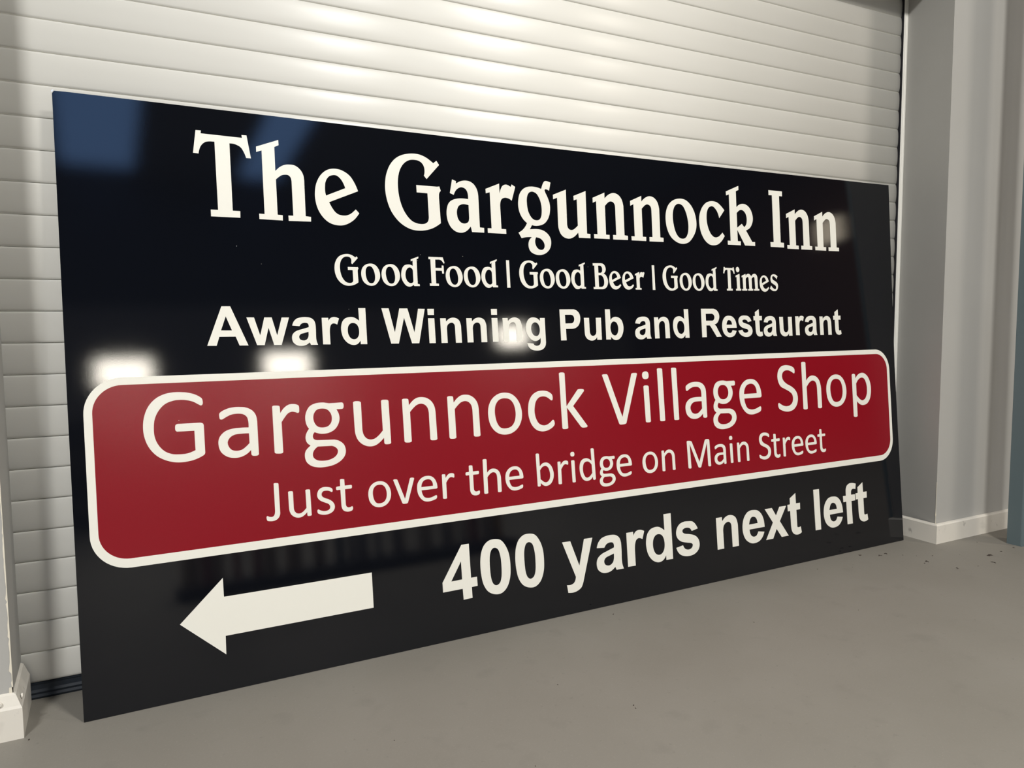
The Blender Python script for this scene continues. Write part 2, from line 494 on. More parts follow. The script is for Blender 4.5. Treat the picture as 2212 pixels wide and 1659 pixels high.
# ------------------------------------------------------------------ lettering outlines (tenths of a millimetre, baseline at 0)
GLYPHS = {
    'IT': "87,2197 215,2200 205,2125 1218,2115 1210,2190 1336,2191 1420,1595 1299,1594 ~1254,1726 ~1179,1857 ~1079,1916 ~993,1938 897,1939 895,179 1082,180 1077,6 356,2 356,177 535,179 530,1943 ~390,1938 ~290,1903 ~201,1811 ~151,1693 132,1601 0,1607",
    'Ih': "7,1922 594,2159 596,2018 481,1959 476,1317 ~608,1439 ~735,1502 ~860,1521 ~1000,1507 ~1136,1411 ~1209,1281 1232,1123 1225,144 1368,135 1363,5 764,-6 762,138 892,139 892,1080 ~866,1181 ~807,1232 ~722,1237 ~627,1209 480,1091 479,143 612,135 608,-5 2,0 0,143 140,140 145,1834 6,1779",
    'Ie': "~570,1515 ~729,1502 ~891,1435 ~1018,1334 ~1129,1160 1220,937 381,574 ~450,433 ~537,311 ~628,247 ~733,226 ~853,233 ~975,285 1126,417 1223,314 ~1087,144 ~925,24 ~779,-39 ~659,-58 ~484,-41 ~324,26 ~169,173 ~53,385 ~2,623 ~0,807 ~41,1040 ~144,1256 ~279,1406 ~422,1487 | ~537,1337 ~625,1330 ~716,1268 ~794,1157 857,996 303,750 ~285,862 ~287,1001 ~304,1118 ~356,1227 ~424,1296",
    'IG': "~879,2163 ~1107,2154 ~1306,2087 1531,1939 1632,2022 1712,1902 1292,1451 1212,1543 ~1237,1640 ~1231,1795 ~1167,1910 ~1060,1972 ~933,1986 ~787,1966 ~638,1882 ~513,1731 ~431,1537 ~391,1296 ~393,1008 ~433,756 ~510,523 ~626,326 ~763,189 ~905,128 ~1051,110 ~1181,131 ~1268,199 1302,313 1296,1031 958,1036 955,1250 1614,1249 1687,1263 1726,1132 ~1674,1067 1657,926 1677,169 ~1453,27 ~1226,-54 ~1003,-85 ~767,-68 ~537,23 ~331,182 ~157,417 ~49,697 ~0,996 ~4,1232 ~57,1506 ~187,1787 ~375,1990 ~596,2105",
    'Ia': "234,1508 360,1464 352,1386 ~492,1467 ~669,1506 ~844,1481 ~976,1384 ~1057,1230 1082,1052 1083,107 1228,100 1223,-45 813,-45 779,124 ~663,2 ~542,-66 ~405,-84 ~253,-44 ~116,72 ~30,243 ~0,451 ~24,645 ~89,790 ~209,886 ~385,942 ~560,957 737,948 ~734,1099 ~701,1203 ~636,1269 ~521,1293 ~402,1243 ~320,1157 266,1043 140,1092 | ~580,787 739,771 740,371 ~707,262 ~636,214 ~538,200 ~433,244 ~362,349 ~338,506 ~358,631 ~412,723 ~482,766",
    'Ir': "0,1306 481,1506 477,1191 ~533,1346 ~601,1448 ~706,1492 ~788,1480 883,1431 921,1513 1046,1445 897,1002 ~805,1059 ~662,1080 ~557,1039 ~501,953 478,806 484,101 646,97 646,-45 8,-45 6,97 143,102 139,1212 4,1171",
    'Ig': "905,1451 ~976,1620 ~1035,1703 ~1112,1720 1266,1684 1197,1417 ~1129,1447 ~1064,1454 ~1032,1425 ~1048,1363 ~1135,1181 ~1191,1015 ~1202,828 ~1157,618 ~1059,444 ~932,334 ~777,279 ~626,261 502,277 411,139 ~706,159 ~920,118 ~1087,4 ~1167,-134 ~1174,-303 ~1115,-455 ~987,-582 ~831,-649 ~657,-663 ~488,-618 ~386,-539 ~340,-411 ~348,-281 ~397,-177 480,-108 ~305,-112 101,-153 0,17 ~126,88 ~238,195 326,333 ~189,451 ~84,629 ~39,829 ~52,1050 ~109,1239 ~223,1385 ~376,1471 ~548,1501 ~741,1493 | ~571,1343 ~708,1300 ~818,1150 ~873,976 ~889,771 ~860,582 ~800,476 ~679,437 ~562,463 ~461,559 ~385,721 ~355,923 ~358,1090 ~393,1222 ~462,1310 | 626,-102 ~775,-132 ~878,-212 ~927,-313 ~921,-416 ~862,-484 ~764,-497 ~670,-454 ~601,-345 ~587,-215",
    'Iu': "0,1298 502,1502 484,371 ~511,258 ~586,201 ~676,198 ~770,243 902,351 908,1213 787,1173 785,1316 1269,1511 1246,106 1378,99 1374,-43 921,-44 900,124 ~755,-7 ~615,-76 ~501,-93 ~346,-54 ~229,45 ~161,202 143,353 154,1215 2,1153",
    'In': "15,1307 502,1513 494,1317 ~645,1445 ~818,1520 ~963,1517 ~1104,1448 ~1206,1316 1259,1111 1248,117 1388,109 1384,-33 770,-40 772,110 904,110 916,1030 ~892,1157 ~824,1221 ~728,1234 ~642,1199 496,1070 484,107 630,104 623,-36 3,-38 0,105 141,104 149,1205 14,1144",
    'Io': "~673,1536 ~940,1506 ~1173,1344 ~1333,1081 ~1402,749 ~1360,452 ~1206,193 ~1004,6 ~729,-66 ~465,-17 ~211,148 ~58,408 ~0,734 ~32,1023 ~153,1278 ~375,1457 | ~621,1350 ~792,1298 ~914,1119 ~993,873 ~1024,603 ~984,329 ~879,167 ~728,115 ~557,163 ~422,343 ~347,608 ~325,876 ~367,1126 ~470,1288",
    'Ic': "~673,1550 ~883,1521 ~1040,1432 1236,1252 970,945 ~908,1133 ~825,1258 ~710,1350 ~610,1361 ~486,1305 ~396,1163 ~358,948 ~368,736 ~433,512 ~541,335 ~676,242 ~797,237 ~922,284 1090,422 1193,304 ~1033,113 ~841,-18 ~646,-59 ~437,-34 ~227,109 ~66,373 ~0,717 ~29,1005 ~166,1285 ~356,1463 ~500,1523",
    'Ik': "25,1953 661,2207 659,2058 523,1995 512,1403 ~666,1510 ~848,1550 ~1026,1518 ~1189,1402 ~1294,1204 ~1319,1001 ~1256,809 ~1138,661 940,560 1232,147 1376,145 1370,-2 858,-4 501,566 499,144 650,141 640,-6 0,-6 0,141 145,139 168,1856 30,1807 | 514,1192 ~651,1294 ~758,1319 ~882,1274 ~971,1169 ~1008,999 ~978,809 ~919,728 856,681 744,800 502,641",
    'II': "28,2165 751,2167 744,1977 579,1975 548,185 724,180 716,-2 3,0 0,183 174,186 199,1979 25,1974",
    'Jd': "312,763 553,853 550,801 493,771 492,51 553,41 554,-13 383,-14 365,23 ~301,-19 ~228,-33 ~144,-9 ~63,80 ~6,207 ~0,347 ~36,489 ~106,580 ~193,608 ~279,608 366,574 368,731 313,704 | ~274,527 ~344,483 362,419 363,117 ~321,77 ~263,70 ~193,108 ~141,196 ~126,311 ~146,414 ~201,499",
    'JF': "0,856 458,854 510,690 484,667 ~438,731 ~399,767 333,784 212,780 208,536 409,535 414,612 471,610 476,371 418,372 411,453 208,455 207,74 296,66 293,3 6,2 5,77 63,74 60,784 3,786",
    'J|': "1,834 108,835 111,-18 0,-19",
    'JB': "8,833 340,843 ~426,823 ~490,764 ~519,675 ~515,608 ~477,540 420,502 ~499,462 ~561,374 ~592,251 ~574,139 ~521,49 ~443,-3 361,-21 5,-23 0,52 69,51 70,761 10,759 | 220,762 288,764 ~340,743 ~371,693 ~380,627 ~363,559 ~320,527 219,523 | 217,442 322,447 ~380,404 ~423,326 ~439,215 ~416,114 ~366,69 ~312,57 217,55",
    'Ji': "~122,887 ~179,860 ~213,793 ~195,724 ~126,687 ~76,702 ~44,763 ~52,838 | 3,555 209,631 205,81 260,76 256,7 4,4 0,71 59,72 55,516 12,496",
    'Jm': "3,558 203,634 203,562 ~270,620 ~339,643 ~407,629 492,550 ~578,627 ~657,650 ~733,630 ~789,562 807,449 808,86 877,78 873,18 613,15 609,77 669,77 658,459 ~647,509 ~605,527 507,462 501,85 562,76 558,14 310,11 304,73 365,73 352,453 ~338,503 ~297,521 204,456 195,81 258,72 253,11 4,8 0,69 59,69 51,516 7,496",
    'Js': "~237,653 ~334,634 432,578 370,461 ~326,518 ~275,556 ~214,577 ~160,566 ~144,515 ~170,451 ~264,402 ~367,346 ~425,276 ~437,186 ~404,96 ~327,25 ~237,7 ~131,22 0,101 70,219 ~139,144 ~207,100 ~260,81 ~315,101 ~332,146 ~313,210 ~253,248 ~150,297 ~83,347 ~54,436 ~59,513 ~101,603 ~166,643",
    'AA': "389,1026 605,1027 1013,-1 791,3 703,237 304,239 226,7 0,12 | 483,766 620,399 351,403",
    'Aw': "0,745 193,744 330,265 455,743 646,742 767,259 905,738 1099,738 871,5 677,7 551,469 431,8 239,11",
    'Aa': "21,529 ~61,629 ~142,711 ~252,746 ~369,756 ~511,738 ~602,676 ~643,582 ~652,437 648,235 ~656,105 691,-4 500,-3 472,65 ~356,-5 ~230,-24 ~107,6 ~23,86 ~0,201 ~28,300 ~121,378 ~294,433 459,479 ~462,532 ~439,583 ~359,601 ~271,577 213,509 | 451,353 ~444,238 ~412,166 ~347,124 ~284,122 ~214,155 ~192,227 ~232,291 ~341,325",
    'Ar': "0,742 180,741 187,654 ~240,730 ~318,760 ~402,754 481,719 423,551 ~365,579 ~309,584 ~251,549 ~219,467 206,342 209,6 5,11",
    'Ad': "514,1013 718,1013 725,-5 536,-1 539,101 ~462,18 ~381,-16 ~288,-14 ~162,45 ~55,173 ~6,328 ~0,481 ~43,635 ~126,725 ~242,760 ~371,752 522,659 | ~348,597 ~433,568 ~487,490 ~509,363 ~488,236 ~426,160 ~346,140 ~255,177 ~196,283 ~184,409 ~208,514 ~269,581",
    'AW': "0,1018 217,1016 369,322 539,1013 785,1013 968,314 1115,1005 1322,1002 1099,-3 877,0 667,747 474,2 243,4",
    'Ai': "5,734 207,733 215,1 18,2 | 0,1011 207,1012 201,831 3,830",
    'An': "0,732 182,731 185,631 ~279,713 ~395,749 ~509,734 ~605,673 ~656,552 667,461 671,-4 473,-3 466,493 ~442,561 ~379,599 ~296,585 ~228,526 201,421 207,-1 8,-1",
    'Ag': "528,728 703,727 707,-51 ~676,-170 ~586,-261 ~445,-302 ~292,-298 ~157,-258 ~70,-183 25,-57 244,-79 ~272,-121 ~331,-149 ~423,-145 ~487,-106 514,-34 519,99 ~449,34 ~340,-1 ~219,25 ~103,120 ~20,253 ~0,424 ~31,569 ~106,687 ~215,742 ~337,742 ~442,705 522,627 | ~351,590 ~433,552 ~483,472 ~503,352 ~476,233 ~419,167 ~349,155 ~260,196 ~204,290 ~188,396 ~209,501 ~266,567",
    'AP': "0,1001 544,1004 ~655,963 ~748,874 ~785,737 ~763,587 ~690,464 ~572,391 458,371 214,370 218,-2 8,-1 | 200,828 421,827 ~500,804 ~544,739 ~548,657 ~511,582 444,548 203,544",
    'Au': "0,726 203,725 206,268 ~231,184 ~286,135 ~369,134 ~439,181 469,264 472,725 678,727 675,-6 489,-5 492,91 ~411,9 ~309,-27 ~194,-15 ~82,49 ~22,146 9,256",
    'Ab': "1,1006 202,1006 205,642 ~296,725 ~400,753 ~537,731 ~653,646 ~714,504 ~724,335 ~675,166 ~580,40 ~456,-21 ~319,-12 191,86 194,-2 0,-3 | ~348,596 ~440,563 ~495,471 ~512,337 ~479,211 ~414,141 ~336,131 ~245,186 ~197,299 ~191,425 ~233,536 ~287,585",
    'AR': "0,1030 591,1030 ~724,987 ~826,884 ~859,746 ~817,609 ~738,514 607,457 ~693,391 ~758,280 928,13 695,7 ~537,228 ~438,366 380,428 219,430 217,6 0,5 | 214,848 507,850 ~586,816 ~625,734 ~605,652 ~544,604 454,598 212,599",
    'Ae': "~364,773 ~511,744 ~626,646 ~691,507 713,328 218,328 ~235,234 ~277,171 ~349,140 ~434,155 501,245 696,214 ~636,104 ~537,22 ~404,-13 ~256,-1 ~97,98 ~15,251 ~0,430 ~49,608 ~158,732 ~262,770 | 209,446 ~247,552 ~297,607 ~354,616 ~426,592 ~469,536 491,446",
    'As': "~350,780 ~502,763 ~612,692 684,572 502,535 ~453,601 ~369,630 ~283,627 ~223,589 ~248,532 ~369,489 ~537,439 ~656,360 ~715,233 ~687,106 ~565,9 ~391,-19 ~222,15 ~77,101 0,221 204,250 ~261,168 ~345,139 ~441,152 ~502,200 ~477,257 ~355,293 ~169,351 ~71,436 ~29,562 ~59,673 ~159,757 ~255,778",
    'At': "90,906 292,1016 297,761 438,760 433,600 300,598 304,214 ~315,171 ~363,164 429,173 452,27 ~371,-7 ~273,-10 ~178,24 ~116,103 92,231 86,599 5,597 0,755 89,759",
    'CG': "~903,1748 ~1058,1726 ~1213,1676 ~1328,1610 ~1381,1556 ~1397,1478 ~1387,1410 ~1349,1387 ~1295,1415 ~1172,1491 ~1033,1536 ~878,1555 ~707,1542 ~519,1469 ~376,1327 ~276,1134 ~239,920 ~247,670 ~320,465 ~449,303 ~613,214 ~797,189 ~985,197 1169,261 1165,756 763,761 ~729,792 ~721,869 ~737,931 780,954 1313,950 ~1375,924 1393,871 1395,187 ~1377,137 ~1295,85 ~1134,23 ~944,-10 ~726,-7 ~499,57 ~277,194 ~107,416 ~15,688 ~0,971 ~48,1232 ~156,1457 ~329,1630 ~531,1723 ~717,1752",
    'Ca': "~537,1296 ~719,1269 ~867,1185 ~953,1056 979,886 982,30 ~952,-2 ~875,-8 ~817,5 793,38 790,153 ~677,57 ~523,-7 ~357,-15 ~195,31 ~54,156 ~0,316 ~4,471 ~59,587 ~195,698 ~378,745 ~577,753 758,747 ~757,902 ~724,1027 ~636,1099 ~512,1123 ~346,1109 ~212,1052 ~111,998 ~63,1010 ~50,1071 ~53,1149 ~105,1202 ~272,1274 ~405,1295 | 758,594 ~569,597 ~403,583 ~284,518 ~221,401 ~248,278 ~318,194 ~432,161 ~566,181 ~669,251 761,336",
    'Cr': "0,1249 ~24,1276 ~100,1279 ~176,1267 197,1238 201,1068 ~302,1200 ~430,1284 ~554,1295 ~646,1274 ~695,1239 704,1112 ~695,1065 ~666,1048 ~590,1077 ~497,1090 ~403,1052 ~321,963 225,829 228,29 ~196,1 ~97,-1 ~29,13 5,41",
    'Cg': "~550,1291 ~646,1277 726,1261 1086,1264 ~1121,1234 ~1130,1160 ~1114,1104 1077,1085 921,1083 ~973,983 ~998,835 ~957,676 ~852,537 ~684,453 ~490,439 ~379,463 293,499 ~250,438 ~239,375 ~268,309 353,275 821,253 ~965,205 ~1083,97 ~1128,-53 ~1101,-197 ~987,-333 ~802,-429 ~572,-471 ~347,-466 ~160,-407 ~39,-292 ~0,-130 ~31,10 167,145 ~81,220 ~42,327 ~58,453 148,605 ~83,721 ~60,898 ~92,1055 ~194,1208 ~357,1281 | ~542,1128 ~669,1091 ~760,980 ~786,849 ~755,722 ~661,632 ~515,610 ~388,644 ~306,745 ~276,883 ~303,1009 ~388,1105 | 361,101 747,88 ~842,45 ~904,-34 ~895,-130 ~820,-220 ~663,-287 ~484,-299 ~326,-268 ~234,-191 ~215,-94 ~260,14",
    'Cu': "0,1245 ~35,1271 ~119,1276 ~194,1262 226,1232 228,466 ~255,333 ~326,228 ~434,178 ~554,185 ~678,258 824,402 813,1240 ~844,1268 ~931,1272 ~1009,1259 1034,1228 1052,36 ~1021,9 ~942,2 ~873,14 849,45 848,195 ~702,65 ~561,-6 ~390,-12 ~223,55 ~95,181 ~28,350 11,499",
    'Cn': "0,1241 ~28,1267 ~109,1271 ~176,1259 196,1230 202,1074 ~339,1211 ~470,1280 ~616,1289 ~761,1256 ~903,1153 ~988,1010 1019,836 1036,40 ~1007,11 ~923,4 ~840,17 814,49 808,832 ~773,972 ~695,1062 ~578,1100 ~440,1068 ~327,981 227,877 235,32 ~202,8 ~112,2 ~37,18 14,50",
    'Co': "~629,1284 ~832,1232 ~1010,1085 ~1132,859 ~1174,600 ~1123,347 ~976,138 ~762,17 ~524,-6 ~314,51 ~160,171 ~49,349 ~2,568 ~0,747 ~38,923 ~132,1088 ~259,1198 ~425,1271 | ~609,1111 ~761,1072 ~878,947 ~939,761 ~948,560 ~895,363 ~774,226 ~556,182 ~395,226 ~292,368 ~242,552 ~228,732 ~262,910 ~351,1040 ~455,1098",
    'Cc': "~572,1281 ~723,1255 ~839,1193 ~900,1130 ~917,1035 ~897,962 ~857,960 ~774,1024 ~669,1082 ~540,1100 ~409,1072 ~296,958 ~243,795 ~228,610 ~274,404 ~372,249 ~529,182 ~660,195 ~795,266 ~886,335 ~924,313 ~944,199 ~907,136 ~760,44 ~605,0 ~454,-2 ~264,62 ~104,231 ~12,477 ~0,735 ~53,990 ~180,1168 ~378,1269",
    'Ck': "0,1805 ~30,1828 ~108,1835 ~185,1822 213,1797 225,736 679,1253 ~726,1266 ~851,1264 ~918,1242 922,1193 478,731 995,57 ~982,19 ~855,5 ~775,19 721,67 236,698 250,44 ~222,17 ~132,9 ~55,20 28,50",
    'CV': "0,1690 ~38,1710 ~119,1714 ~200,1707 232,1676 751,249 1203,1676 ~1236,1703 ~1342,1710 ~1427,1699 1442,1666 900,35 ~857,13 ~752,0 ~638,8 599,48",
    'Ci': "~144,1751 ~240,1721 ~277,1625 ~248,1514 ~128,1484 ~33,1518 ~0,1610 ~30,1712 | 32,1239 ~70,1263 ~146,1268 ~221,1256 256,1228 279,27 ~239,4 ~152,1 ~88,11 62,37",
    'Cl': "0,1811 ~34,1833 ~123,1836 ~199,1825 231,1798 256,20 ~215,0 ~137,-1 ~61,8 34,36",
    'Ce': "~601,1289 ~803,1248 ~974,1109 ~1088,877 1119,648 ~1100,602 1041,581 234,580 ~272,395 ~374,221 ~548,158 ~728,158 ~885,199 ~1018,244 ~1063,226 ~1066,122 ~1032,67 ~820,-4 ~586,-32 ~360,16 ~169,177 ~35,427 ~0,726 ~46,965 ~198,1163 ~395,1270 | 233,747 ~270,917 ~381,1061 ~589,1117 ~752,1072 ~858,926 879,746",
    'CS': "~582,1743 ~771,1707 ~904,1644 ~959,1574 ~958,1438 ~929,1416 ~836,1462 ~703,1525 ~569,1550 ~404,1527 ~303,1444 ~275,1310 ~325,1173 ~504,1030 ~742,922 ~926,797 ~1039,635 ~1074,438 ~1008,208 ~845,43 ~620,-31 ~402,-31 ~190,25 ~47,101 ~0,190 ~7,295 ~44,318 ~152,258 ~310,191 ~471,170 ~636,201 ~767,300 ~813,453 ~775,610 ~620,734 ~383,843 ~174,949 ~54,1147 ~29,1359 ~97,1567 ~255,1706 ~419,1745",
    'Ch': "0,1818 ~49,1846 ~134,1847 ~208,1835 234,1800 229,1102 ~356,1225 ~502,1288 ~644,1290 ~812,1235 ~959,1090 ~1031,888 1050,747 1055,20 ~1009,-7 ~922,-12 ~851,2 825,34 822,778 ~792,958 ~714,1061 ~574,1097 ~413,1035 237,866 241,20 ~197,-7 ~98,-11 ~29,3 3,34",
    'Cp': "0,1238 ~48,1267 ~140,1270 205,1230 212,1076 ~351,1214 ~543,1289 ~729,1282 ~939,1159 ~1081,945 ~1140,692 ~1120,422 ~1022,177 ~853,21 ~599,-31 ~416,15 234,149 235,-458 ~177,-485 ~85,-489 2,-453 | 240,875 ~400,1037 ~591,1101 ~743,1053 ~855,872 ~895,662 ~867,414 ~759,233 ~582,164 ~431,220 234,396",
    'DJ': "222,967 ~242,981 ~294,980 ~333,971 347,954 354,230 ~345,124 ~292,37 ~193,-10 ~89,-9 ~19,13 ~0,62 ~2,121 ~19,136 ~69,113 ~133,98 ~186,118 ~215,174 226,260",
    'Ds': "~278,731 ~361,711 ~421,677 ~440,626 ~431,586 ~409,581 ~342,616 ~260,632 ~176,621 ~135,564 ~142,494 ~208,439 ~330,383 ~423,310 ~474,214 ~469,118 ~409,35 ~296,-13 ~157,-16 ~49,16 ~3,52 ~0,127 ~21,145 ~81,113 ~176,82 ~273,87 ~337,127 ~351,194 ~310,261 ~202,316 ~82,385 ~18,475 ~17,584 ~69,681 ~168,732",
    'Dt': "116,887 ~138,902 ~187,903 236,888 241,713 418,715 ~439,699 ~440,643 420,614 243,613 245,204 ~260,140 ~308,103 ~365,103 ~423,119 ~439,104 ~441,48 ~417,9 ~345,-14 ~260,-9 ~177,31 ~132,114 122,191 116,613 21,612 ~1,628 ~0,684 18,707 114,713",
    'Dv': "0,717 ~28,732 ~81,730 ~118,719 132,696 330,140 506,708 ~530,727 ~584,728 630,716 636,694 416,35 ~392,9 ~315,1 ~262,10 240,35",
    'Db': "0,1033 ~28,1050 ~80,1050 119,1030 129,633 ~226,719 ~338,743 ~448,714 ~553,607 ~618,441 ~625,296 ~583,156 ~492,46 ~368,0 ~258,15 135,111 130,29 ~101,11 ~55,10 20,28 | 131,513 ~219,608 ~332,637 ~422,588 ~479,455 ~495,325 ~464,200 ~375,122 ~283,124 133,235",
    'Dd': "461,1020 ~492,1041 ~552,1037 586,1013 614,32 ~588,5 ~538,3 506,27 501,110 ~400,21 ~261,-5 ~127,50 ~38,190 ~0,374 ~10,536 ~66,662 ~168,726 ~286,735 ~383,701 477,631 | 474,508 ~377,608 ~280,629 ~179,586 ~127,443 ~140,262 ~210,131 ~287,99 ~388,138 483,235",
    'DM': "0,939 ~33,963 ~153,958 ~221,928 244,886 546,176 824,899 ~863,950 ~943,960 ~1022,947 1052,908 1079,-3 ~1047,-25 ~985,-21 947,3 925,823 614,-6 ~577,-25 ~507,-18 478,14 129,849 160,5 ~133,-15 ~72,-13 27,11",
    'L4': "663,1637 909,1636 927,609 1124,612 1132,337 937,330 944,6 651,-1 637,329 3,326 0,611 | 626,1153 634,609 281,604",
    'L0': "~553,1646 ~731,1588 ~883,1395 ~989,1108 ~1017,706 ~977,369 ~849,102 ~659,-27 ~438,-19 ~225,94 ~79,323 ~9,654 ~0,1010 ~46,1304 ~157,1519 ~332,1636 | ~518,1386 ~615,1326 ~684,1119 ~708,827 ~685,436 ~616,285 ~503,242 ~406,303 ~345,456 ~314,783 ~324,1138 ~374,1309 ~437,1376",
    'Ly': "0,1204 311,1198 614,365 840,1198 1165,1194 733,-193 ~653,-342 ~508,-426 ~335,-459 144,-438 107,-186 ~244,-200 ~374,-159 ~432,-79 460,25",
    'Ls': "~597,1199 ~779,1168 ~916,1055 1012,891 731,839 ~662,939 ~542,981 ~420,979 ~326,937 ~311,861 ~388,795 ~648,735 ~889,647 ~1024,509 ~1065,344 ~1023,175 ~869,40 ~660,-16 ~416,-5 ~218,59 ~85,173 0,345 307,391 ~374,279 ~472,222 ~614,212 ~720,268 ~750,358 ~689,414 ~488,462 ~249,532 ~96,648 ~26,806 ~58,989 ~188,1143 ~394,1207",
    'Lx': "0,1167 375,1165 576,857 769,1165 1133,1160 762,618 1193,9 822,8 572,351 371,7 3,7 396,613",
    'Ll': "0,1602 325,1592 343,2 28,4",
    'Lf': "0,1158 175,1154 ~176,1323 ~196,1447 ~275,1564 ~421,1625 ~586,1626 796,1576 761,1361 ~639,1382 ~543,1369 ~496,1303 485,1156 717,1155 717,904 492,907 511,-8 194,-2 180,912 9,909",
}
